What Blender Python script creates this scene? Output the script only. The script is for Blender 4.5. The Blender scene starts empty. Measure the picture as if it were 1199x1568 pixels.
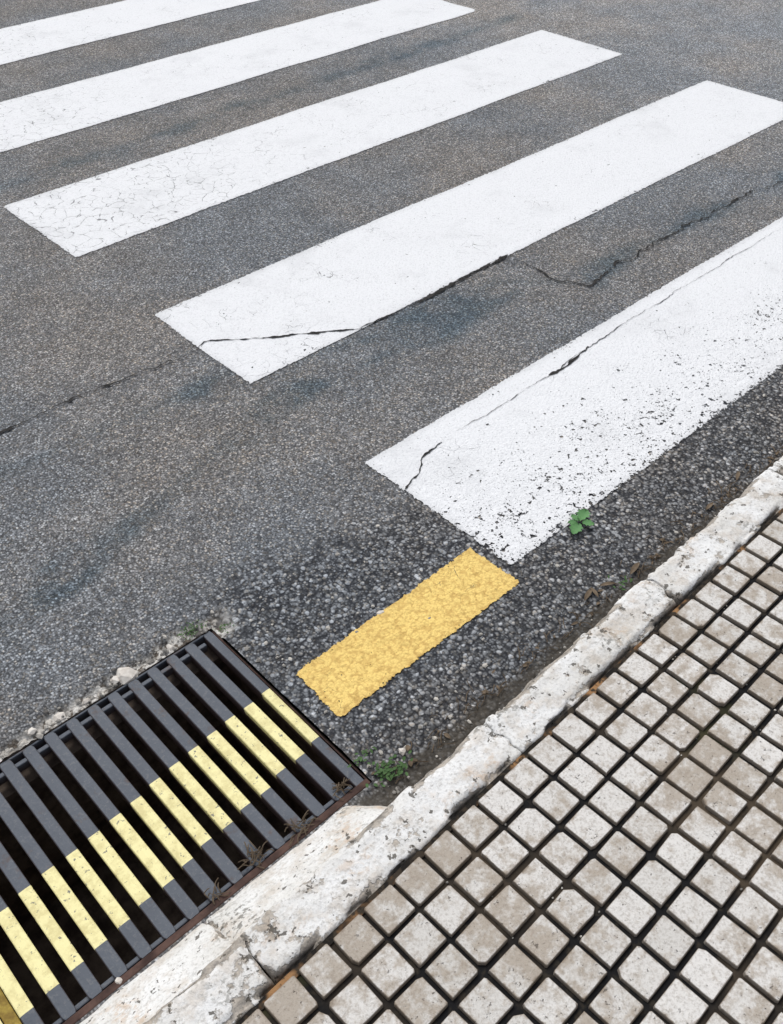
import bpy, math, random
import numpy as np
from mathutils import Vector
random.seed(7); rng=np.random.RandomState(11)
sc=bpy.context.scene
sc.view_settings.view_transform='Standard'
try: sc.view_settings.look='None'
except Exception: pass
sc.view_settings.exposure=0

# ---------------------------------------------------------------- noise
def h2(ix,iy,s=0.):
    n=np.sin(ix*127.1+iy*311.7+s*74.7)*43758.5453
    return n-np.floor(n)
def vn(x,y,s=0.):
    x=np.asarray(x,float);y=np.asarray(y,float)
    ix=np.floor(x);iy=np.floor(y);fx=x-ix;fy=y-iy
    fx=fx*fx*(3-2*fx);fy=fy*fy*(3-2*fy)
    a=h2(ix,iy,s);b=h2(ix+1,iy,s);c=h2(ix,iy+1,s);d=h2(ix+1,iy+1,s)
    return (a+(b-a)*fx)*(1-fy)+(c+(d-c)*fx)*fy
def fbm(x,y,s=0.,o=4):
    r=0;a=.5;t=0
    for i in range(o):
        r=r+a*vn(x*2**i,y*2**i,s+i*3.1);t+=a;a*=.5
    return r/t
def worley(x,y,s=0.):
    x=np.asarray(x,float);y=np.asarray(y,float)
    ix=np.floor(x);iy=np.floor(y);best=np.full(np.broadcast(x,y).shape,9.)
    for i in(-1,0,1):
        for j in(-1,0,1):
            px=ix+i+h2(ix+i,iy+j,s);py=iy+j+h2(ix+i,iy+j,s+5)
            best=np.minimum(best,(px-x)**2+(py-y)**2)
    return np.sqrt(best)
def ss(a,b,x):
    t=np.clip((x-a)/(b-a),0,1);return t*t*(3-2*t)

# ---------------------------------------------------------------- road height field
GX1=0.655; GX0=-0.75; GY0=0.752; GY1=1.272     # grate pit opening
def asph_edge(x): return 1.300+.022*(fbm(x*14,x*0+3.3,2)-.5)*2+.01*(vn(x*45,x*0,4)-.5)
def gravel(x,y):
    n=(fbm(x*4,y*4,21)-.5)*.34+(fbm(x*18,y*18,22)-.5)*.16
    b=1.34-.22*ss(1.15,1.6,x)
    return ss(b+.13,b-.11,y+n)*ss(.50,.74,x+n*.5)
def rubble(x,y):
    x=np.asarray(x,float);y=np.asarray(y,float)
    e=asph_edge(x)
    a=ss(e+.006,e-.004,y)*ss(.72,.66,x)*ss(1.22,1.24,y)
    return a
def Z(x,y):
    g=gravel(x,y);r=rubble(x,y)
    z=.006*(fbm(x*1.7,y*1.7,1)-.5)+.003*(fbm(x*9,y*9,5)-.5)
    w=worley(x*75,y*75,3);w2=worley(x*140,y*140,9)
    z=z+g*(.0050*(.45-np.minimum(w,.9))+.0018*(.4-w2))
    z=z-.010*ss(.86,.70,y)
    wr=worley(x*45,y*45,13)
    z=z-r*(.016-.014*np.clip(.6-wr,0,1))
    return z

# ---------------------------------------------------------------- mesh helpers
def mesh_obj(name,verts,faces,mat=None,smooth=False,parent=None,attrs=None):
    me=bpy.data.meshes.new(name)
    me.from_pydata([tuple(map(float,v)) for v in verts],[],[tuple(int(i) for i in f) for f in faces])
    me.update()
    if attrs:
        for k,a in attrs.items():
            at=me.attributes.new(k,'FLOAT','POINT');at.data.foreach_set('value',np.asarray(a,np.float32).ravel())
    ob=bpy.data.objects.new(name,me);sc.collection.objects.link(ob)
    if mat: me.materials.append(mat)
    if smooth: me.polygons.foreach_set('use_smooth',[True]*len(me.polygons))
    if parent: ob.parent=parent
    return ob
def grid_obj(name,xs,ys,zf,mat,attrs=None,keep=None,smooth=True,mapf=None):
    X,Y=np.meshgrid(xs,ys);nx=len(xs);ny=len(ys)
    Zv=zf(X,Y)
    A={k:f(X,Y) for k,f in (attrs or {}).items()}
    i=np.arange(nx-1);j=np.arange(ny-1);I,J=np.meshgrid(i,j)
    q=np.stack([J*nx+I,J*nx+I+1,(J+1)*nx+I+1,(J+1)*nx+I],-1).reshape(-1,4)
    if keep is not None:
        cxm=(X[:-1,:-1]+X[1:,1:])/2;cym=(Y[:-1,:-1]+Y[1:,1:])/2
        q=q[keep(cxm,cym).ravel()]
    co=np.stack([X,Y,Zv],-1).reshape(-1,3)
    if mapf is not None: co=mapf(co)
    me=bpy.data.meshes.new(name)
    me.vertices.add(len(co));me.vertices.foreach_set('co',co.astype(np.float32).ravel())
    me.loops.add(len(q)*4);me.loops.foreach_set('vertex_index',q.astype(np.int32).ravel())
    me.polygons.add(len(q));me.polygons.foreach_set('loop_start',(np.arange(len(q))*4).astype(np.int32))
    me.polygons.foreach_set('loop_total',np.full(len(q),4,np.int32))
    me.update(calc_edges=True)
    for k,a in A.items():
        at=me.attributes.new(k,'FLOAT','POINT');at.data.foreach_set('value',np.asarray(a,np.float32).ravel())
    if smooth: me.polygons.foreach_set('use_smooth',[True]*len(me.polygons))
    me.validate()
    me.materials.append(mat)
    ob=bpy.data.objects.new(name,me);sc.collection.objects.link(ob);return ob
def axis(segs):
    out=[]
    for a,b,st in segs:
        n=max(1,int(round((b-a)/st)));out+=list(np.linspace(a,b,n+1))
    return np.array(sorted(set(np.round(out,5))))

# ---------------------------------------------------------------- material helper
class M:
    def __init__(s,name):
        s.m=bpy.data.materials.new(name);s.m.use_nodes=True;s.t=s.m.node_tree;s.b=s.t.nodes['Principled BSDF']
        s.o=s.t.nodes['Material Output'];s.tc=s.t.nodes.new('ShaderNodeTexCoord').outputs['Object']
    def n(s,t,**k):
        nd=s.t.nodes.new(t)
        for a,v in k.items(): setattr(nd,a,v)
        return nd
    def l(s,a,b):
        s.t.links.new(a,b)
    def put(s,inp,v):
        if isinstance(v,bpy.types.NodeSocket): s.l(v,inp)
        elif v is not None:
            if isinstance(v,(tuple,list)) and len(v)==3 and inp.type=='RGBA': v=(*v,1)
            inp.default_value=v
    def noise(s,scale,detail=4,rough=.55,vec=None,col=False,dist=0):
        nd=s.n('ShaderNodeTexNoise');s.put(nd.inputs['Vector'],vec or s.tc);nd.inputs['Scale'].default_value=scale
        nd.inputs['Detail'].default_value=detail;nd.inputs['Roughness'].default_value=rough;nd.inputs['Distortion'].default_value=dist
        return nd.outputs['Color' if col else 'Fac']
    def vor(s,scale,feature='F1',vec=None,rand=1):
        nd=s.n('ShaderNodeTexVoronoi',feature=feature);s.put(nd.inputs['Vector'],vec or s.tc);nd.inputs['Scale'].default_value=scale
        nd.inputs['Randomness'].default_value=rand;return nd.outputs
    def math(s,op,a,b=None,c=None,clamp=False):
        nd=s.n('ShaderNodeMath',operation=op,use_clamp=clamp);s.put(nd.inputs[0],a)
        if b is not None: s.put(nd.inputs[1],b)
        if c is not None: s.put(nd.inputs[2],c)
        return nd.outputs[0]
    def mix(s,f,a,b,mode='MIX'):
        nd=s.n('ShaderNodeMix',data_type='RGBA',blend_type=mode);s.put(nd.inputs[0],f);s.put(nd.inputs[6],a);s.put(nd.inputs[7],b)
        return nd.outputs[2]
    def ramp(s,v,pts):
        nd=s.n('ShaderNodeValToRGB');s.l(v,nd.inputs[0]);e=nd.color_ramp.elements
        while len(e)<len(pts): e.new(.5)
        for el,(p,c) in zip(e,pts):
            el.position=p;el.color=(*(c if isinstance(c,(tuple,list)) else (c,c,c)),1)
        return nd.outputs[0]
    def step(s,v,a,b):   # smooth 0..1 from a to b
        nd=s.n('ShaderNodeMapRange',interpolation_type='SMOOTHSTEP');s.put(nd.inputs[0],v)
        s.put(nd.inputs[1],a);s.put(nd.inputs[2],b);return nd.outputs[0]
    def attr(s,name):
        return s.n('ShaderNodeAttribute',attribute_name=name).outputs['Fac']
    def rgb2v(s,c):
        nd=s.n('ShaderNodeSeparateColor');s.l(c,nd.inputs[0]);return nd.outputs
    def warp(s,amt,scale):
        c=s.noise(scale,2,col=True);a=s.n('ShaderNodeVectorMath',operation='SCALE');
        sb=s.n('ShaderNodeVectorMath',operation='SUBTRACT');s.l(c,sb.inputs[0]);sb.inputs[1].default_value=(.5,.5,.5)
        s.l(sb.outputs[0],a.inputs[0]);a.inputs[3].default_value=amt
        ad=s.n('ShaderNodeVectorMath',operation='ADD');s.l(s.tc,ad.inputs[0]);s.l(a.outputs[0],ad.inputs[1]);return ad.outputs[0]
    def fin(s,col,rough=.9,h=None,dist=.002,strength=1,spec=.25,metal=0):
        s.put(s.b.inputs['Base Color'],col);s.put(s.b.inputs['Roughness'],rough);s.b.inputs['Specular IOR Level'].default_value=spec
        s.b.inputs['Metallic'].default_value=metal
        if h is not None:
            bp=s.n('ShaderNodeBump');bp.inputs['Distance'].default_value=dist;bp.inputs['Strength'].default_value=strength
            s.l(h,bp.inputs['Height']);s.l(bp.outputs[0],s.b.inputs['Normal'])
        return s.m

# asphalt
def asphalt():
    m=M('asphalt')
    g=m.attr('gravel');rb=m.attr('rubble');tr=m.attr('track');far_sheen=m.attr('far_sheen')
    v1=m.vor(180);c1=m.rgb2v(v1['Color'])[0]
    v2=m.vor(300);c2=m.rgb2v(v2['Color'])[1]
    fine=m.ramp(c1,[(0,.040),(.30,.105),(.58,.225),(.82,.41),(1,.74)])
    d1=m.step(v1['Distance'],.75,.25)
    colA=m.mix(d1,(.038,.039,.044),fine)
    fine2=m.ramp(c2,[(0,.055),(.45,.165),(.8,.31),(1,.62)])
    colA=m.mix(.40,colA,fine2)
    vv=m.vor(88,vec=m.warp(.008,60));cc=m.rgb2v(vv['Color'])[0]
    cs=m.ramp(cc,[(0,.05),(.36,.14),(.66,.29),(.90,.50),(1,.82)])
    dd=m.step(vv['Distance'],.62,.28)
    colB=m.mix(dd,(.024,.025,.029),cs)
    colB=m.mix(.42,colB,m.mix(d1,(.02,.02,.024),fine))
    col=m.mix(g,colA,colB)
    big=m.noise(1.3,4,.6);med=m.noise(6,4,.6)
    tint=m.mix(m.step(big,.35,.65),(.92,.99,1.07),(1.04,1.0,.96))
    col=m.mix(1,col,tint,'MULTIPLY')
    val=m.math('ADD',m.math('MULTIPLY',med,.80),.62)
    val=m.math('MULTIPLY',val,m.math('ADD',m.math('MULTIPLY',big,.34),.84))
    val=m.math('MULTIPLY',val,m.math('ADD',m.math('MULTIPLY',far_sheen,.45),1.0))  # grazing sheen of the far road, painted into the asphalt colour
    col=m.mix(1,col,val,'MULTIPLY')
    col=m.mix(m.math('MULTIPLY',tr,m.step(med,.34,.58)),col,m.mix(1,col,(.42,.54,.62),'MULTIPLY'))
    warmth=m.step(m.rgb2v(v1['Color'])[2],.7,.95)
    col=m.mix(m.math('MULTIPLY',warmth,.6),col,m.mix(1,col,(1.15,.98,.78),'MULTIPLY'))
    vr=m.vor(45);cr=m.rgb2v(vr['Color'])[0]
    rc=m.ramp(cr,[(0,(.07,.06,.05)),(.4,(.24,.22,.19)),(.7,(.5,.47,.43)),(1,(.8,.78,.74))])
    rc=m.mix(m.step(vr['Distance'],.7,.35),(.05,.045,.04),rc)
    rc=m.mix(m.step(m.noise(14,3),.40,.55),rc,(.68,.66,.62))
    rc=m.mix(m.step(m.noise(60,3),.5,.62),rc,(.12,.10,.08))
    col=m.mix(rb,col,rc)
    dirt=m.step(m.math('ADD',m.attr('gutter'),m.math('MULTIPLY',m.noise(30,3),.8)),.85,1.3)
    col=m.mix(m.math('MULTIPLY',dirt,.8),col,m.mix(m.noise(70,3),(.020,.018,.015),(.10,.085,.065)))
    hA=m.math('ADD',m.math('MULTIPLY',v1['Distance'],-1),m.math('MULTIPLY',c1,.6))
    hB=m.math('MULTIPLY',vv['Distance'],-2.2)
    mx=m.n('ShaderNodeMix');m.put(mx.inputs[0],g);m.l(hA,mx.inputs[2]);m.l(hB,mx.inputs[3])
    return m.fin(col,.85,mx.outputs[0],.0024,.9,.3)

def paint(name,base,dark,crackle=1.,pits=1.,pebble=0.):
    m=M(name)
    e=m.attr('edge');w=m.attr('wear');ck=m.attr('crackle')
    nz=m.noise(75,4,.7)
    ed=m.math('ADD',e,m.math('MULTIPLY',m.math('SUBTRACT',nz,.5),m.math('ADD',.020,m.math('MULTIPLY',w,.014))))
    aE=m.math('GREATER_THAN',ed,.0030)
    eb=m.math('MULTIPLY',m.step(e,.035,.0),.11)
    wn=m.math('ADD',m.math('MULTIPLY',m.noise(10,3,.6),.62),m.math('ADD',m.math('MULTIPLY',w,.22),eb))
    hn=m.noise(60,3,.5,vec=m.warp(.010,80))
    hole=m.math('GREATER_THAN',hn,m.math('SUBTRACT',.920,m.math('MULTIPLY',wn,.53*pits)))
    hn2=m.noise(170,2,.5)
    hole2=m.math('GREATER_THAN',hn2,m.math('SUBTRACT',.925,m.math('MULTIPLY',wn,.50*pits)))
    vc=m.vor(19,'DISTANCE_TO_EDGE',vec=m.warp(.05,14))['Distance']
    lim=m.math('MULTIPLY',m.step(m.math('ADD',m.noise(5,2),m.math('MULTIPLY',ck,.35)),.45,.85),.028*crackle)
    lim=m.math('MULTIPLY',lim,m.step(m.noise(32,3),.40,.62))
    crk=m.step(vc,lim,m.math('MULTIPLY',lim,.3))
    alpha=m.math('MULTIPLY',aE,m.math('SUBTRACT',1,m.math('MAXIMUM',hole,hole2)))
    dirt=m.step(m.noise(130,3,.75),.48,.80)
    col=m.mix(m.math('MULTIPLY',dirt,.46),base,dark)
    col=m.mix(m.math('MULTIPLY',m.step(m.noise(4,4,.65),.50,.75),.20),col,dark)
    col=m.mix(m.math('MULTIPLY',m.step(e,.03,.0),.20),col,dark)
    sp=m.vor(240);spc=m.rgb2v(sp['Color'])[0]
    spk=m.math('MULTIPLY',m.step(spc,.78,.95),m.step(sp['Distance'],.5,.2))
    col=m.mix(m.math('MULTIPLY',spk,m.math('ADD',.36,m.math('MULTIPLY',w,.5))),col,dark)
    col=m.mix(m.math('MULTIPLY',crk,.80),col,(.12,.12,.125))
    vA=m.vor(165)['Distance']
    if pebble>0:
        vb=m.vor(88);cr=m.step(vb['Distance'],.45,.85)
        col=m.mix(m.math('MULTIPLY',cr,pebble),col,dark)
        col=m.mix(m.math('MULTIPLY',m.step(vA,.5,.9),pebble),col,dark)
    h=m.math('ADD',m.math('MULTIPLY',vA,-1.),m.math('MULTIPLY',crk,-1.0))
    h=m.math('ADD',h,m.math('MULTIPLY',hn2,1.))
    m.fin(col,.75,h,.0018,.8,.3)
    tr=m.n('ShaderNodeBsdfTransparent');mx=m.n('ShaderNodeMixShader')
    m.l(alpha,mx.inputs[0]);m.l(tr.outputs[0],mx.inputs[1]);m.l(m.b.outputs[0],mx.inputs[2]);m.l(mx.outputs[0],m.o.inputs[0])
    return m.m

def kerbmat():
    m=M('worn_white_kerb')
    n1=m.noise(20,4,.65);n2=m.noise(62,4,.68);n3=m.noise(170,3,.6)
    ex=m.attr('expo')
    base=m.mix(m.step(m.noise(9,3),.35,.7),(.81,.81,.80),(.66,.645,.61))
    conc=m.mix(m.step(n2,.3,.7),(.07,.058,.045),(.46,.40,.33))
    k=m.math('ADD',m.math('MULTIPLY',n1,.58),m.math('MULTIPLY',n2,.42))
    k=m.math('ADD',k,m.math('MULTIPLY',ex,.20))
    bare=m.step(k,.560,.615)
    pit=m.math('GREATER_THAN',m.noise(64,3,.6),m.math('SUBTRACT',.80,m.math('MULTIPLY',n1,.30)))
    tan=m.step(m.noise(17,4,.7),.46,.66)
    col=m.mix(m.math('MULTIPLY',tan,.48),base,(.50,.42,.33))
    col=m.mix(m.math('MULTIPLY',m.step(n3,.48,.70),.46),col,(.33,.31,.28))
    org=m.math('MULTIPLY',m.step(m.noise(8,3,.6),.55,.65),m.step(n2,.45,.6))
    col=m.mix(m.math('MULTIPLY',org,.45),col,(.52,.34,.19))
    col=m.mix(m.math('MULTIPLY',bare,.80),col,conc)
    lich=m.math('MULTIPLY',m.step(m.noise(90,3,.6),.52,.62),m.step(m.noise(7,3,.6),.52,.66))
    col=m.mix(m.math('MULTIPLY',lich,.7),col,(.10,.095,.075))
    col=m.mix(m.math('MULTIPLY',pit,.85),col,(.085,.075,.06))
    h=m.math('SUBTRACT',m.math('ADD',n2,m.math('MULTIPLY',n3,.5)),m.math('ADD',m.math('MULTIPLY',bare,.5),m.math('MULTIPLY',pit,.8)))
    return m.fin(col,.85,h,.004,.9,.25)

def tilemat():
    m=M('dirty_white_concrete_tile')
    r=m.attr('rnd');ed=m.attr('tedge')
    n1=m.noise(6,4,.65);n2=m.noise(42,4,.7);n3=m.noise(230,3,.7)
    base=m.mix(r,(.745,.725,.695),(.60,.58,.545))
    st=m.step(m.math('ADD',m.math('ADD',m.math('MULTIPLY',n1,.52),m.math('MULTIPLY',n2,.48)),m.math('MULTIPLY',r,.09)),.49,.62)
    col=m.mix(m.math('MULTIPLY',st,.70),base,(.34,.275,.205))
    n4=m.step(m.noise(95,4,.75),.52,.66)
    col=m.mix(m.math('MULTIPLY',n4,.40),col,(.30,.25,.20))
    col=m.mix(m.math('MULTIPLY',m.step(n3,.46,.70),.42),col,(.24,.205,.165))
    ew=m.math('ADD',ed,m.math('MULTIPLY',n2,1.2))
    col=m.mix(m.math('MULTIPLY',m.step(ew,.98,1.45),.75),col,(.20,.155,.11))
    spk=m.step(m.noise(120,3,.7),.65,.71)
    col=m.mix(m.math('MULTIPLY',spk,.65),col,(.09,.075,.06))
    h=m.math('SUBTRACT',m.math('ADD',n2,m.math('MULTIPLY',n3,.7)),spk)
    return m.fin(col,.9,h,.002,.85,.2)

def groovemat():
    m=M('dirty_groove')
    n=m.noise(3.2,3,.6);n2=m.noise(60,3)
    c=m.mix(m.step(n,.48,.64),(.014,.014,.015),(.085,.066,.047))
    c=m.mix(m.step(n2,.5,.7),c,(.040,.034,.027))
    gr=m.step(m.noise(5.5,3),.60,.7)
    c=m.mix(m.math('MULTIPLY',gr,.5),c,(.08,.08,.033))
    return m.fin(c,.95,n2,.003,1,.1)
def rustjoint():
    m=M('sandy_joint')
    n=m.noise(9,4,.6);n2=m.noise(80,4)
    c=m.mix(m.step(n,.52,.62),(.020,.018,.016),(.34,.19,.09))
    c=m.mix(m.step(n2,.48,.6),c,(.05,.04,.03))
    return m.fin(c,.95,n2,.003,1,.1)

def ironmat():
    m=M('painted_grate_iron')
    n=m.noise(30,4,.6);n2=m.noise(160,3)
    y=m.attr('yel')
    top=m.attr('top')
    c=m.mix(n,(.055,.066,.086),(.100,.115,.140))
    c=m.mix(m.math('MULTIPLY',m.step(n2,.52,.7),.5),c,(.15,.155,.165))
    rust=m.step(m.noise(22,4,.65),.58,.70)
    c=m.mix(m.math('MULTIPLY',rust,.7),c,(.075,.048,.040))
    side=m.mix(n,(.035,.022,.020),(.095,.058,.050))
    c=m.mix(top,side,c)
    yc=m.mix(m.step(m.noise(50,4,.65),.40,.68),(.86,.79,.40),(.68,.60,.28))
    ym=m.math('MULTIPLY',m.step(y,.45,.55),m.math('SUBTRACT',1,m.math('MULTIPLY',m.step(m.noise(95,4,.7),.60,.67),.85)))
    c=m.mix(ym,c,yc)
    return m.fin(c,.6,m.math('ADD',n,n2),.001,.7,.4,0)
def simple(name,a,b,scale=40,rough=.9,dist=.002):
    m=M(name);n=m.noise(scale,4,.6)
    return m.fin(m.mix(m.step(n,.3,.7),a,b),rough,n,dist,.8,.2)
def rustmat():
    return simple('rusty_frame',(.045,.026,.022),(.115,.068,.055),35,.8,.001)

ASPH=asphalt()
WHITE=paint('white_road_paint',(.805,.815,.83),(.38,.385,.395),1.,1.)
YEL=paint('yellow_road_paint',(.90,.66,.215),(.50,.30,.08),.6,.85,.55)
KERB=kerbmat();TILE=tilemat();GROOVE=groovemat();RJ=rustjoint();IRON=ironmat();RUST=rustmat()
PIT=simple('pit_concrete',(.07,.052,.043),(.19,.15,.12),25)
DARK=simple('crack_shadow',(.012,.012,.012),(.045,.042,.040),80)
MUST=simple('mustard_iron',(.20,.13,.03),(.50,.38,.08),40,.7,.001)

# ---------------------------------------------------------------- road
hole=lambda x,y:~((x>GX0)&(x<GX1)&(y>GY0)&(y<GY1))
track_lines=[([(.4,2.05),(1.24,2.0),(1.7,1.86),(2.2,1.84),(2.38,1.66),(2.7,1.66),(3.1,1.65),(3.6,1.62)],.07),
             ([(2.3,1.80),(2.36,1.68),(2.42,1.61)],.06),([(2.66,1.68),(2.75,1.67)],.07),([(3.0,1.67),(3.12,1.66)],.08),
             ([(0,3.6),(1.5,3.62),(3,3.66),(4.4,3.7)],.08),([(-.5,1.45),(.6,1.62),(1.2,1.8),(2.2,1.75)],.06)]
def track(x,y):
    r=np.zeros_like(x)
    for L,wd in track_lines:
        for (x0,y0),(x1,y1) in zip(L[:-1],L[1:]):
            dx,dy=x1-x0,y1-y0;t=np.clip(((x-x0)*dx+(y-y0)*dy)/(dx*dx+dy*dy),0,1)
            d=np.hypot(x-x0-t*dx,y-y0-t*dy)
            r=np.maximum(r,ss(wd,.0,d+(vn(x*6,y*6,8)-.5)*.10)*.9)
    return r
xs=axis([(-60,-6,9),(-6,-1,.25),(-1,-.2,.03),(-.2,3.0,.008),(3.0,4.6,.02),(4.6,8,.1),(8,60,6),(GX0,GX0,1),(GX1,GX1,1)])
ys=axis([(.60,1.5,.008),(1.5,3.2,.02),(3.2,7,.04),(7,12,.25),(12,60,6),(GY0,GY0,1),(GY1,GY1,1)])
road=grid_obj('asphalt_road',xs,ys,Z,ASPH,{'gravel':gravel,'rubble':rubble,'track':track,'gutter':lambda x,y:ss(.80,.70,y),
     'far_sheen':lambda x,y:ss(2.6,5.2,x+.35*(fbm(x*.9,y*.9,77)-.5)*2)},keep=hole)  # last attribute: mask for the painted sheen, rising with distance along x

# ---------------------------------------------------------------- painted markings
def marking(name,x0,x1,y0,y1,mat,st,wear,crk,skew=0):
    a=axis([(x0,x1,st)]);b=axis([(y0,y1,st)])
    wob=lambda x,s:.014*(fbm(x*2.2,x*0,s)-.5)
    edge=lambda x,y:np.minimum(np.minimum(x-x0,x1-x)+wob(y*3,71+y0),np.minimum(y-y0+wob(x,72+y0),y1-y+wob(x,73+y0)))
    return grid_obj(name,a,b,lambda x,y:Z(x,y)+.0025,mat,{'edge':edge,'wear':wear,'crackle':crk})
Z0=lambda v:(lambda x,y:np.zeros_like(x)+v)
marking('crosswalk_stripe',1.258,4.295,.943,1.452,WHITE,.008,lambda x,y:ss(1.40,1.05,y)*.85+.15*ss(3,1.3,x),Z0(-.2))
marking('crosswalk_stripe',1.256,4.297,1.928,2.434,WHITE,.012,Z0(.12),lambda x,y:ss(1.9,1.3,x)*.35-.15)
marking('crosswalk_stripe',1.266,4.307,2.916,3.450,WHITE,.014,Z0(.10),lambda x,y:ss(2.6,1.4,x)*1.0)
marking('crosswalk_stripe',1.262,4.31,3.905,4.425,WHITE,.03,Z0(.05),lambda x,y:ss(2.6,1.4,x)*.8)
marking('crosswalk_stripe',1.262,4.31,4.88,5.40,WHITE,.03,Z0(.05),lambda x,y:ss(2.9,1.4,x)*.8)
marking('crosswalk_stripe',1.262,4.31,5.88,6.38,WHITE,.04,Z0(.05),Z0(.3))
marking('crosswalk_stripe',1.262,4.31,6.88,7.38,WHITE,.05,Z0(.05),Z0(.3))
marking('yellow_road_line',.698,1.238,.895,1.050,YEL,.006,Z0(.30),Z0(0))

# ---------------------------------------------------------------- cracks
def ribbon(name,pts,width,mat,jit=.006,off=.0045,step=.006,seed=0,taper=True):
    P=[]
    for (a,b) in zip(pts[:-1],pts[1:]):
        L=math.hypot(b[0]-a[0],b[1]-a[1]);n=max(1,int(L/step))
        for i in range(n): P.append((a[0]+(b[0]-a[0])*i/n,a[1]+(b[1]-a[1])*i/n))
    P.append(pts[-1]);P=np.array(P);s=np.arange(len(P))*step
    P[:,0]+=(fbm(s*14,s*0+seed,seed)-.5)*jit*5;P[:,1]+=(fbm(s*14,s*0+seed,seed+9)-.5)*jit*5
    P[:,1]+=(vn(s*90,s*0,seed+4)-.5)*jit*1.3
    t=np.gradient(P,axis=0);t/=np.linalg.norm(t,axis=1)[:,None]+1e-9;nrm=np.stack([-t[:,1],t[:,0]],1)
    w=width*(.05+2.6*fbm(s*24,s*0,seed+2)**2.8+ .6*vn(s*110,s*0,seed+3)**2)*.60
    if taper:
        q=np.arange(len(P))/len(P);w=w*np.clip(np.minimum(q,1-q)*12,.1,1)
    A=P+nrm*w[:,None];B=P-nrm*w[:,None]
    v=[];f=[]
    for i in range(len(P)):
        z=float(max(Z(np.array([A[i,0]]),np.array([A[i,1]]))[0],Z(np.array([B[i,0]]),np.array([B[i,1]]))[0]))+off
        v+=[(A[i,0],A[i,1],z),(B[i,0],B[i,1],z)]
        if i: f.append((2*i-2,2*i-1,2*i+1,2*i))
    return mesh_obj(name,v,f,mat)
ribbon('road_crack',[(-.3,2.15),(.3,2.18),(.629,2.19),(.888,2.201),(1.24,2.172)],.0060,DARK,.006,seed=1)
ribbon('road_crack',[(1.20,2.175),(1.24,2.172),(1.284,2.194),(1.484,2.048),(1.672,1.931),(1.909,1.918),(2.165,1.932),(2.353,1.930)],.0070,DARK,.004,seed=11)
ribbon('road_crack',[(1.90,1.916),(2.05,1.925),(2.165,1.930),(2.353,1.934)],.013,DARK,.003,seed=5)
ribbon('road_crack',[(2.353,1.930),(2.34,1.83),(2.337,1.716),(2.382,1.616),(2.5,1.63),(2.703,1.646),(3.107,1.639),(3.578,1.616),(4.2,1.60)],.0055,DARK,.009,seed=2)
ribbon('road_crack',[(1.262,1.300),(1.32,1.325),(1.381,1.352),(1.466,1.370)],.008,DARK,.005,seed=3)
ribbon('road_crack',[(1.50,1.375),(1.682,1.377),(1.929,1.374),(2.117,1.393),(2.437,1.400),(3.212,1.402)],.0018,DARK,.003,seed=4)
ribbon('road_crack',[(1.90,1.372),(1.98,1.378),(2.10,1.392)],.013,DARK,.004,seed=6)

# ---------------------------------------------------------------- kerb / pavement local frame
AL=math.radians(1.55);CA,SA=math.cos(AL),math.sin(AL);OX,OY=.838,.553
def L2W(co):
    co=np.array(co,float);u=co[:,0].copy();v=co[:,1].copy()
    co[:,0]=OX+u*CA-v*SA;co[:,1]=OY+u*SA+v*CA;return co
KH=.12
def kerb_stone(u0,u1,parent,i,fine):
    us=axis([(u0,u1,.005 if fine else .1)])
    pv=[-.0,.0,.002,.005];pz=[-.05,KH-.008,KH-.002,KH-.000]
    for t in np.linspace(.009,.084,19): pv.append(t);pz.append(KH)
    for a in np.linspace(10,90,7):
        a=math.radians(a);pv.append(.087+.013*math.sin(a));pz.append(KH-.013*(1-math.cos(a)))
    for t in np.linspace(.095,-.05,12): pv.append(.100+.006*(.1-t)/.15);pz.append(t)
    pv=np.array(pv);pz=np.array(pz);k=len(pv)
    U,V=np.meshgrid(us,pv,indexing='ij');ZZ=np.tile(pz,(len(us),1))
    endd=np.minimum(U-u0,u1-U)
    n=fbm(U*13,V*30+ZZ*20,31);n2=fbm(U*50,V*50+ZZ*40,33)
    topw=ss(KH-.03,KH-.005,ZZ)
    ch=ss(.012,0,endd)*(.12+ss(.45,.75,n)*1.6)
    eb=ss(.020,.0,V)*ss(.42,.62,n)*2.0+ss(.006,.0,V)*.3
    ef=ss(.076,.1,V)*ss(.40,.68,n)*1.5
    ZZ=ZZ-topw*(.008*ch+.010*eb+.009*ef)+topw*.005*(n-.5)+topw*.0035*(n2-.5)
    V2=V+(V<.006)*(.018*ss(.42,.75,n)+.007*(n2-.5))*ss(KH-.02,KH-.004,ZZ+.01)-(V>.09)*.014*ss(.45,.85,n2)*topw
    V2=V2+(.009*(fbm(U*3,U*0,41)-.5)+.006*(vn(U*20,U*0,44)-.5))*(V>.07)
    def jw(u,V): return .018*(vn(V*26+5,V*0,round(u,2))-.5)+.010*(vn(V*80,V*0,round(u,2)+1)-.5)
    U2=U+np.where(U-u0<1e-4,.0010+.002*n2,0)-np.where(u1-U<1e-4,.0010+.002*n2,0)
    U2=U2+jw(u0,V)*ss(.06,0,U-u0)+jw(u1,V)*ss(.06,0,u1-U)
    co=L2W(np.stack([U2,V2,ZZ],-1).reshape(-1,3));f=[]
    for a in range(len(us)-1):
        for b in range(k-1): f.append((a*k+b,(a+1)*k+b,(a+1)*k+b+1,a*k+b+1))
    f.append(tuple(range(k)));f.append(tuple(reversed(range((len(us)-1)*k,len(us)*k))))
    expo=np.clip(ch*.8+eb+ef,0,1.2)*topw+.12*ss(-.10,-.5,U)*topw+.8*ss(KH-.012,KH-.04,ZZ)
    return mesh_obj('kerb_stone_%d'%i,co,f,KERB,True,parent,{'expo':expo})
kerb=bpy.data.objects.new('kerb',None);sc.collection.objects.link(kerb)
J=[-.558,0,.508,1.02,1.53,2.04,2.55,3.06]
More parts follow.
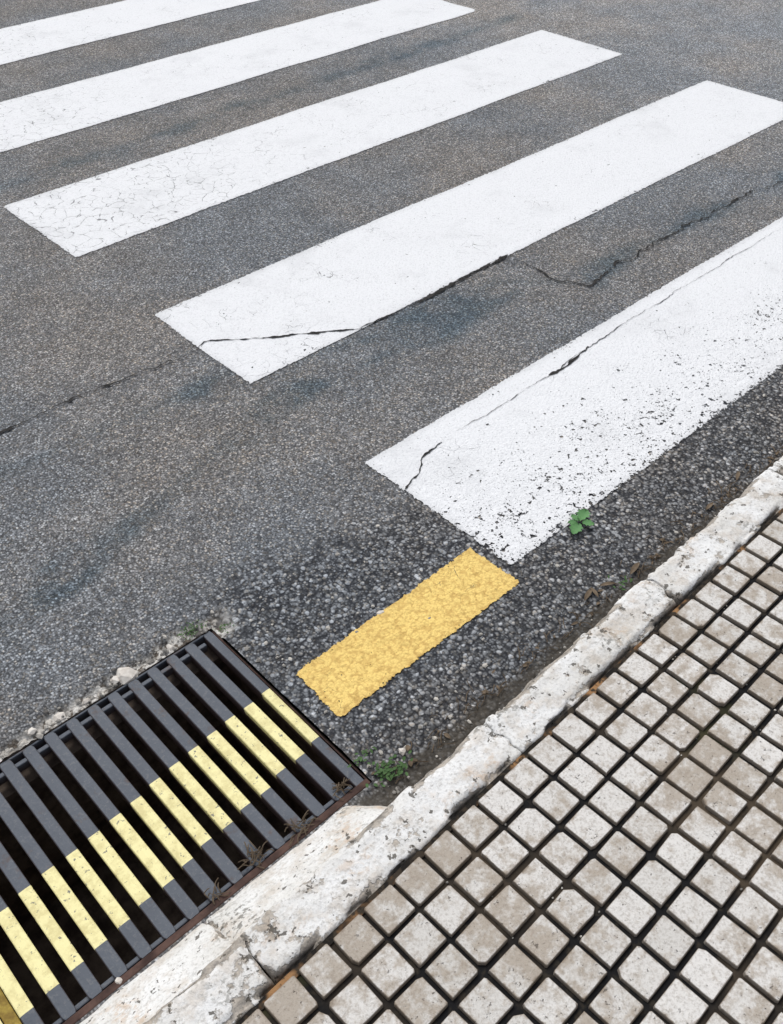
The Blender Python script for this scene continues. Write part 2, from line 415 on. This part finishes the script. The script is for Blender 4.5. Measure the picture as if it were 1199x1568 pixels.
jj=[-.558-.5*i for i in range(12,0,-1)]+J+[3.06+.5*i for i in range(1,14)]
for i,(a,b) in enumerate(zip(jj[:-1],jj[1:])):
    kerb_stone(a,b,kerb,i,(a>-1.7 and b<3.2))
def lbox(name,u0,u1,v0,v1,z0,z1,mat,parent=None):
    c=[(u0,v0,z0),(u1,v0,z0),(u1,v1,z0),(u0,v1,z0),(u0,v0,z1),(u1,v0,z1),(u1,v1,z1),(u0,v1,z1)]
    f=[(3,2,1,0),(4,5,6,7),(0,1,5,4),(1,2,6,5),(2,3,7,6),(3,0,4,7)]
    return mesh_obj(name,L2W(c),f,mat,False,parent)
lbox('joint_core',-6.4,9.4,.022,.080,-.045,KH-.020,RJ,kerb)
lbox('kerb_run_near',-60,-6.6,0,.1,-.05,KH,KERB,kerb);lbox('kerb_run_far',9.6,60,0,.1,-.05,KH,KERB,kerb)

def fillet():
    us=axis([(-2.2,-.165,.005)]);vs=np.linspace(0,1,18)
    U,T=np.meshgrid(us,vs,indexing='ij')
    Xw=OX+U
    yk=OY+U*SA+.094
    yr=np.full_like(yk,.7475)+.006*(fbm(Xw*20,Xw*0,51)-.5)
    endt=ss(-.165,-.27,U+.02*(fbm(U*30,T*2,58)-.5));yr=yk+(yr-yk)*(.25+.75*endt)
    Y=yk+(yr-yk)*T
    n=fbm(U*22,T*4,52)
    Zz=(.094*(1-T)**.8*(1-.15*T)+.001)*(0.35+.65*endt)+.010*(n-.5)*(1-.5*T)-.014*(T>.99)
    for j in(.27,.02,-.24): Zz=Zz-.010*ss(.004,.0,np.abs(Xw-j-.010*(vn(T*4,T*0,j)-.5)))
    co=np.stack([Xw,Y,Zz],-1).reshape(-1,3);k=len(vs);f=[]
    for a in range(len(us)-1):
        for b in range(k-1): f.append((a*k+b,(a+1)*k+b,(a+1)*k+b+1,a*k+b+1))
    ex=ss(.22,.02,T)*.45+ss(.9,1,T)*.4-.38
    for j in(.27,.02,-.24): ex=ex+1.5*ss(.004,.0,np.abs(Xw-j-.010*(vn(T*4,T*0,j)-.5)))
    mesh_obj('kerb_mortar_fillet',co,f,KERB,True,None,{'expo':ex})
fillet()

# ---------------------------------------------------------------- pavement tiles
P=.0668;G=.0098
V=[];F=[];R=[];E=[]
def cell(u0,v0,r,gu0,gu1,gv0,gv1):
    b=len(V);h=KH+ (random.random()-.5)*.0016
    j=lambda:random.uniform(-.0009,.0009)
    x0,x1,y0,y1=u0+gu0+j(),u0+P-gu1+j(),v0+gv0+j(),v0+P-gv1+j()
    chip=[random.uniform(2,4.2) if random.random()<.10 else 1 for _ in range(4)]
    cr=[random.uniform(.4,1.6) for _ in range(8)]
    jx=[(random.uniform(-.0009,.0009),random.uniform(-.0009,.0009)) for _ in range(8)]
    def ring(ins,z,c):
        pts=[]
        for q,(px,py,sx,sy) in enumerate(((x0,y0,1,1),(x1,y0,-1,1),(x1,y1,-1,-1),(x0,y1,1,-1))):
            px+=sx*ins;py+=sy*ins
            a=(px+sx*c*cr[2*q]*chip[q]+jx[2*q][0],py+jx[2*q][1],z);bb=(px+jx[2*q+1][0],py+sy*c*cr[2*q+1]*chip[q]+jx[2*q+1][1],z)
            pts+= [bb,a] if sx*sy>0 else [a,bb]
        return pts
    c=.0022
    V.extend(ring(-.0008,KH-.011,c)+ring(0,h-.0011,c)+ring(.0010,h,c)+ring(.008,h+.0002,c))
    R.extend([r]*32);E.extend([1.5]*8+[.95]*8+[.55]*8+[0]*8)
    for k in range(3):
        for i in range(8):
            jn=(i+1)%8;F.append((b+k*8+i,b+k*8+jn,b+k*8+8+jn,b+k*8+8+i))
    F.append(tuple(b+24+i for i in range(8)))
pave=bpy.data.objects.new('tiled_pavement',None);sc.collection.objects.link(pave)
NI0,NI1,NJ=-50,100,50
g=G/2
for i in range(NI0,NI1):
    for j in range(1,NJ):
        tr=h2(np.floor(i/3.),np.floor((j-1)/3.),3.)
        cell(i*P,-j*P,float(np.clip(.5*tr+.5*random.random(),0,1)),g,g,g,(g if j>1 else .006))
mesh_obj('raised_tile_blocks',L2W(V),F,TILE,False,pave,{'rnd':R,'tedge':E})
u0,u1,v0=NI0*P,NI1*P,-(NJ-1)*P
gx=np.linspace(u0,u1,420);gy=np.linspace(v0,0,140)
gb=grid_obj('groove_bed',gx,gy,lambda x,y:KH-.0085+.003*(fbm(x*12,y*12,61)-.5),GROOVE,mapf=L2W);gb.parent=pave
lbox('kerb_joint_sand',u0,u1,-.010,.003,.05,KH-.005,RJ,pave)
lbox('slab_left',-60,u0,-60,-.004,-.05,KH-.002,TILE,pave);lbox('slab_right',u1,60,-60,-.004,-.05,KH-.002,TILE,pave)
lbox('slab_behind',u0,u1,-60,v0,-.05,KH-.003,TILE,pave)

# ---------------------------------------------------------------- drain grate
grate=bpy.data.objects.new('drain_grate',None);sc.collection.objects.link(grate)
def box_v(x0,x1,y0,y1,z0,z1):
    return [(x0,y0,z0),(x1,y0,z0),(x1,y1,z0),(x0,y1,z0),(x0,y0,z1),(x1,y0,z1),(x1,y1,z1),(x0,y1,z1)]
BF=[(3,2,1,0),(4,5,6,7),(0,1,5,4),(1,2,6,5),(2,3,7,6),(3,0,4,7)]
zt=-.010
def bar(xc,w,y0,y1,idx):
    ys_=list(np.linspace(y0,y1,110));V=[];F=[];T=[];Yl=[]
    ta=(xc-.64)/(-.61)
    ya=.897-.074*ta+random.uniform(-.004,.004);yb=1.060-.060*ta+random.uniform(-.004,.004)
    prof=[(-.44,-.028),(-.5,-.0016),(-.44,0),(0,.0003),(.44,0),(.5,-.0016),(.44,-.028)]
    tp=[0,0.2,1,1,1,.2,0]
    lean=random.uniform(-.0012,.0012)
    for y in ys_:
        e=min(y-y0,y1-y);s=1-.22*max(0,1-e/.006)**2
        yy=1. if ya<y<yb else 0.
        for (a,z),t in zip(prof,tp):
            V.append((xc+a*w*s+lean*((y-y0)*4-1),y,zt+z));T.append(t);Yl.append(yy*(1 if t>.1 else 0))
    k=7
    for i in range(len(ys_)-1):
        for j in range(k-1): F.append((i*k+j,i*k+j+1,(i+1)*k+j+1,(i+1)*k+j))
        F.append((i*k+k-1,i*k,(i+1)*k,(i+1)*k+k-1))
    F.append(tuple(reversed(range(k))));F.append(tuple(range((len(ys_)-1)*k,len(ys_)*k)))
    mesh_obj('bar_%d'%idx,V,F,IRON,False,grate,{'top':T,'yel':Yl})
N=29
for i in range(N):
    bar(.638-i*.0467,.0240 if i else .021,.768 if i else .757,1.264,i)
def part(name,x0,x1,y0,y1,z0,z1,mat,bev=.002):
    ob=mesh_obj(name,box_v(x0,x1,y0,y1,z0,z1),BF,mat,False,grate,{'top':[0,0,0,0,1,1,1,1],'yel':[0]*8})
    bm=ob.modifiers.new('b','BEVEL');bm.width=bev;bm.segments=2
    return ob
part('cross_rail_upper',GX0+.01,.622,1.240,1.250,zt-.024,zt-.003,IRON)
part('cross_rail_lower',GX0+.01,.625,.772,.781,zt-.024,zt-.006,IRON)
part('frame_lower',GX0,.652,.7525,.7665,zt-.04,zt+.003,RUST)
part('frame_upper',GX0,.650,1.2655,1.2705,zt-.04,zt-.004,IRON)
part('frame_right',.6505,.6540,.768,1.262,zt-.04,zt-.002,RUST,.0008)
part('end_plate',-.0495,-.0290,.783,.905,zt-.03,zt-.008,MUST,.001)
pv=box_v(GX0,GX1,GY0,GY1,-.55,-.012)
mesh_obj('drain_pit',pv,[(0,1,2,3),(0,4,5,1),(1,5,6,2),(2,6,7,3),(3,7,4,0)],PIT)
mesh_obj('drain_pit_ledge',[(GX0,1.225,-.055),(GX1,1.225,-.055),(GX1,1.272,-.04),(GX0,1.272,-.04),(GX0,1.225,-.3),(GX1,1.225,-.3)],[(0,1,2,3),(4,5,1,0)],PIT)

# ---------------------------------------------------------------- loose stones
def zat(x,y): return float(Z(np.array([x]),np.array([y]))[0])
def stone(V,F,x,y,z,r,rs):
    b=len(V);t=(1+5**.5)/2
    ic=[(-1,t,0),(1,t,0),(-1,-t,0),(1,-t,0),(0,-1,t),(0,1,t),(0,-1,-t),(0,1,-t),(t,0,-1),(t,0,1),(-t,0,-1),(-t,0,1)]
    fc=[(0,11,5),(0,5,1),(0,1,7),(0,7,10),(0,10,11),(1,5,9),(5,11,4),(11,10,2),(10,7,6),(7,1,8),(3,9,4),(3,4,2),(3,2,6),(3,6,8),(3,8,9),(4,9,5),(2,4,11),(6,2,10),(8,6,7),(9,8,1)]
    a=rs.rand()*6.28;sx,sy,sz=r*(.7+rs.rand()*.6),r*(.7+rs.rand()*.6),r*(.45+rs.rand()*.3)
    for p in ic:
        p=np.array(p)/1.9*(.8+.4*rs.rand());q=(p[0]*math.cos(a)-p[1]*math.sin(a),p[0]*math.sin(a)+p[1]*math.cos(a),p[2])
        V.append((x+q[0]*sx,y+q[1]*sy,z+q[2]*sz+sz*.3))
    F.extend([(b+i,b+j,b+k) for i,j,k in fc])
rs=np.random.RandomState(5)
m=M('loose_stone');v=m.vor(60);STONE=m.fin(m.mix(m.rgb2v(v['Color'])[0],(.09,.085,.08),(.58,.55,.50)),.9,m.noise(200),.001)
V_,F_=[],[]
for _ in range(1100):
    x=.67+rs.rand()**1.3*2.8;y=.70+rs.rand()**1.3*.66
    if 1.22<x and y>.93: continue
    if .69<x<1.25 and .89<y<1.06 and rs.rand()>.06: continue
    stone(V_,F_,x,y,zat(x,y),.0015+.0042*rs.rand()**2,rs)
for _ in range(260):
    x=-.3+rs.rand()*.98;y=float(asph_edge(np.array([x]))[0])-.03+rs.rand()*.037
    if y<1.274: y=1.274+rs.rand()*.01
    stone(V_,F_,x,y,zat(x,y),.002+.006*rs.rand()**2,rs)
for _ in range(70):
    x=-.2+rs.rand()*3;y=1.5+rs.rand()*1.5
    if x>1.2 and not(1.5<y<1.9): continue
    stone(V_,F_,x,y,zat(x,y),.0015+.002*rs.rand(),rs)
for _ in range(90):
    pu=rs.rand()*2.5-.5;pv_=-round(rs.rand()*9)*P+rs.uniform(-.003,.003);q=L2W([[pu,pv_,0]])[0]
    stone(V_,F_,q[0],q[1],KH-.007,.001+.0015*rs.rand(),rs)
mesh_obj('loose_gravel',V_,F_,STONE)
Wst=simple('pale_stone',(.55,.50,.45),(.78,.74,.68),60)
V_,F_=[],[]
for (x,y,r) in[(.945,1.045,.009),(.452,1.287,.019),(.43,1.292,.010),(.30,1.288,.012),(.36,1.287,.009),(.24,1.288,.012),(.56,1.288,.010),(.115,.762,.008),(.96,.69,.006),(.74,.76,.008)]:
    stone(V_,F_,x,y,zat(x,y) if not(.1<x<.12) else zt,r,rs)
mesh_obj('pale_pebbles',V_,F_,Wst)

# ---------------------------------------------------------------- weeds and litter
m=M('weed_leaf');LEAF=m.fin(m.mix(m.noise(60),(.06,.17,.06),(.15,.33,.12)),.6,m.noise(150),.001)
m=M('small_weed_leaf');LEAF2=m.fin(m.mix(m.noise(40),(.035,.075,.025),(.10,.19,.065)),.7,m.noise(150),.001)
m=M('dry_litter');DRY=m.fin(m.mix(m.noise(45),(.05,.035,.022),(.26,.20,.14)),.9,m.noise(150),.001)
def leaf(V,F,x,y,z,L,W,ang,up,lobes=True,droop=.3):
    b=len(V);n=9
    ca,sa=math.cos(ang),math.sin(ang)
    V.append((x,y,z))
    for i in range(n):
        t=i/(n-1);w=W*math.sin(math.pi*min(1,t*.96+.04))**.8
        if lobes: w*= (1 if i%2 else .66)
        lx=L*t;lz=z+up*L*t-droop*L*t*t
        for s in(-1,0,1):
            V.append((x+lx*ca-s*w*.5*sa,y+lx*sa+s*w*.5*ca,lz+(abs(s)*W*.16)))
        if i:
            o=b+1+(i-1)*3;F.append((o,o+3,o+4,o+1));F.append((o+1,o+4,o+5,o+2))
def plant(name,x,y,n,L,mat,spread=.01,seed=0,up=.5,lobes=True,asp=.6):
    r=random.Random(seed);V=[];F=[];z=zat(x,y)
    for i in range(n):
        a=r.random()*6.28;px=x+r.gauss(0,spread);py=y+r.gauss(0,spread*.6)
        leaf(V,F,px,py,z+.002+r.random()*spread*.5,L*r.uniform(.6,1.15),L*asp*r.uniform(.7,1.1),a,r.uniform(.1,up),lobes)
    return mesh_obj(name,V,F,mat,True)
V_,F_=[],[];zz=zat(1.48,.93)
for a,L in((3.5,.042),(.35,.044),(1.3,.026),(5.3,.030),(2.4,.022)):
    leaf(V_,F_,1.478+.006*math.cos(a),.925+.006*math.sin(a),zz+.008,L,L*.85,a,.28,True,.3)
mesh_obj('green_weed',V_,F_,LEAF,True)
plant('weed_clump',.690,.745,70,.011,LEAF2,.019,1,.9,False,.55)
plant('weed_clump',.672,.80,26,.008,LEAF2,.013,2,.9,False,.55)
plant('moss_tuft',.618,1.291,90,.006,LEAF2,.016,3,.8,False,.5)
plant('moss_tuft',.672,1.25,24,.006,LEAF2,.010,4,.8,False,.5)
plant('moss_tuft',1.40,.735,14,.010,LEAF2,.020,8,.8,False,.5)
r=random.Random(9);V_,F_=[],[]
def twig(x,y,z,L,a,w=.0012):
    b=len(V_);ca,sa=math.cos(a),math.sin(a);bend=r.uniform(-.3,.3);n=5
    for i in range(n):
        t=i/(n-1);q=L*t;o=bend*L*math.sin(t*3.1)*.5
        px,py,pz=x+q*ca-o*sa,y+q*sa+o*ca,z+.003+.004*math.sin(t*3.1)
        V_.extend([(px-w*sa,py+w*ca,pz),(px+w*sa,py-w*ca,pz),(px,py,pz+w*1.4)])
        if i:
            o_=b+3*(i-1);F_.extend([(o_,o_+1,o_+4,o_+3),(o_+1,o_+2,o_+5,o_+4),(o_+2,o_,o_+3,o_+5)])
for _ in range(320):
    x=r.uniform(.66,3.2);y=.712+.02*x*.5+abs(r.gauss(0,.022));twig(x,y,zat(x,y),r.uniform(.01,.035),r.gauss(.1,.7),r.uniform(.0005,.0012))
for (cx_,cy_,s,n) in((.40,.780,.014,34),(.50,.772,.012,26),(.31,.775,.010,14),(.60,.785,.012,22)):
    for _ in range(n): twig(cx_+r.gauss(0,s),cy_+r.gauss(0,s*.5),zt+r.random()*.003,r.uniform(.006,.026),r.random()*6.28,.0010)
for _ in range(70):
    x=r.uniform(.66,3.0);y=.72+.01*x+abs(r.gauss(0,.018));leaf(V_,F_,x,y,zat(x,y)+.003,r.uniform(.008,.02),r.uniform(.004,.01),r.random()*6.28,.2,False,.5)
for (x,y,a,L) in((1.30,.765,.3,.045),(1.33,.75,1.2,.035),(1.44,.745,.2,.05),(1.9,.76,.4,.04),(1.75,.75,.1,.04),(1.36,.77,-.5,.04)):
    leaf(V_,F_,x,y,zat(x,y)+.006,L,L*.25,a,.25,False,.3)
mesh_obj('dry_leaf_litter',V_,F_,DRY,False)

# ---------------------------------------------------------------- ground sheet
gm=simple('bare_ground',(.10,.085,.06),(.20,.17,.12),2)
mesh_obj('ground',[(-400,-400,-.6),(400,-400,-.6),(400,400,-.6),(-400,400,-.6)],[(0,1,2,3)],gm)

# ---------------------------------------------------------------- light
el=math.radians(58);az=math.radians(20)
w=bpy.data.worlds.new('World');sc.world=w;w.use_nodes=True;nt=w.node_tree
sky=nt.nodes.new('ShaderNodeTexSky');sky.sky_type='NISHITA';sky.sun_disc=False;sky.sun_elevation=el;sky.sun_rotation=az
sky.air_density=1.0;sky.dust_density=3.0;sky.ozone_density=1.0
hs=nt.nodes.new('ShaderNodeHueSaturation');hs.inputs['Saturation'].default_value=.30
bg=nt.nodes['Background'];nt.links.new(sky.outputs[0],hs.inputs['Color']);nt.links.new(hs.outputs[0],bg.inputs[0]);bg.inputs[1].default_value=.15
sd=bpy.data.lights.new('sun','SUN');sd.energy=1.3;sd.angle=math.radians(18);sd.color=(1,.98,.95)
so=bpy.data.objects.new('sun',sd);sc.collection.objects.link(so)
d=Vector((math.sin(az)*math.cos(el),math.cos(az)*math.cos(el),math.sin(el)))
so.rotation_euler=d.to_track_quat('Z','Y').to_euler();so.location=(0,0,10)

# ---------------------------------------------------------------- camera
cd=bpy.data.cameras.new('camera');cam=bpy.data.objects.new('camera',cd);sc.collection.objects.link(cam)
cd.sensor_fit='VERTICAL';cd.sensor_height=24;cd.lens=24*1489/1568;cd.clip_start=.02;cd.clip_end=1500
cam.location=(0,0,1.6);cam.rotation_euler=(math.pi/2-math.atan(1374/1489),0,-math.atan2(.683,.730))
sc.camera=cam
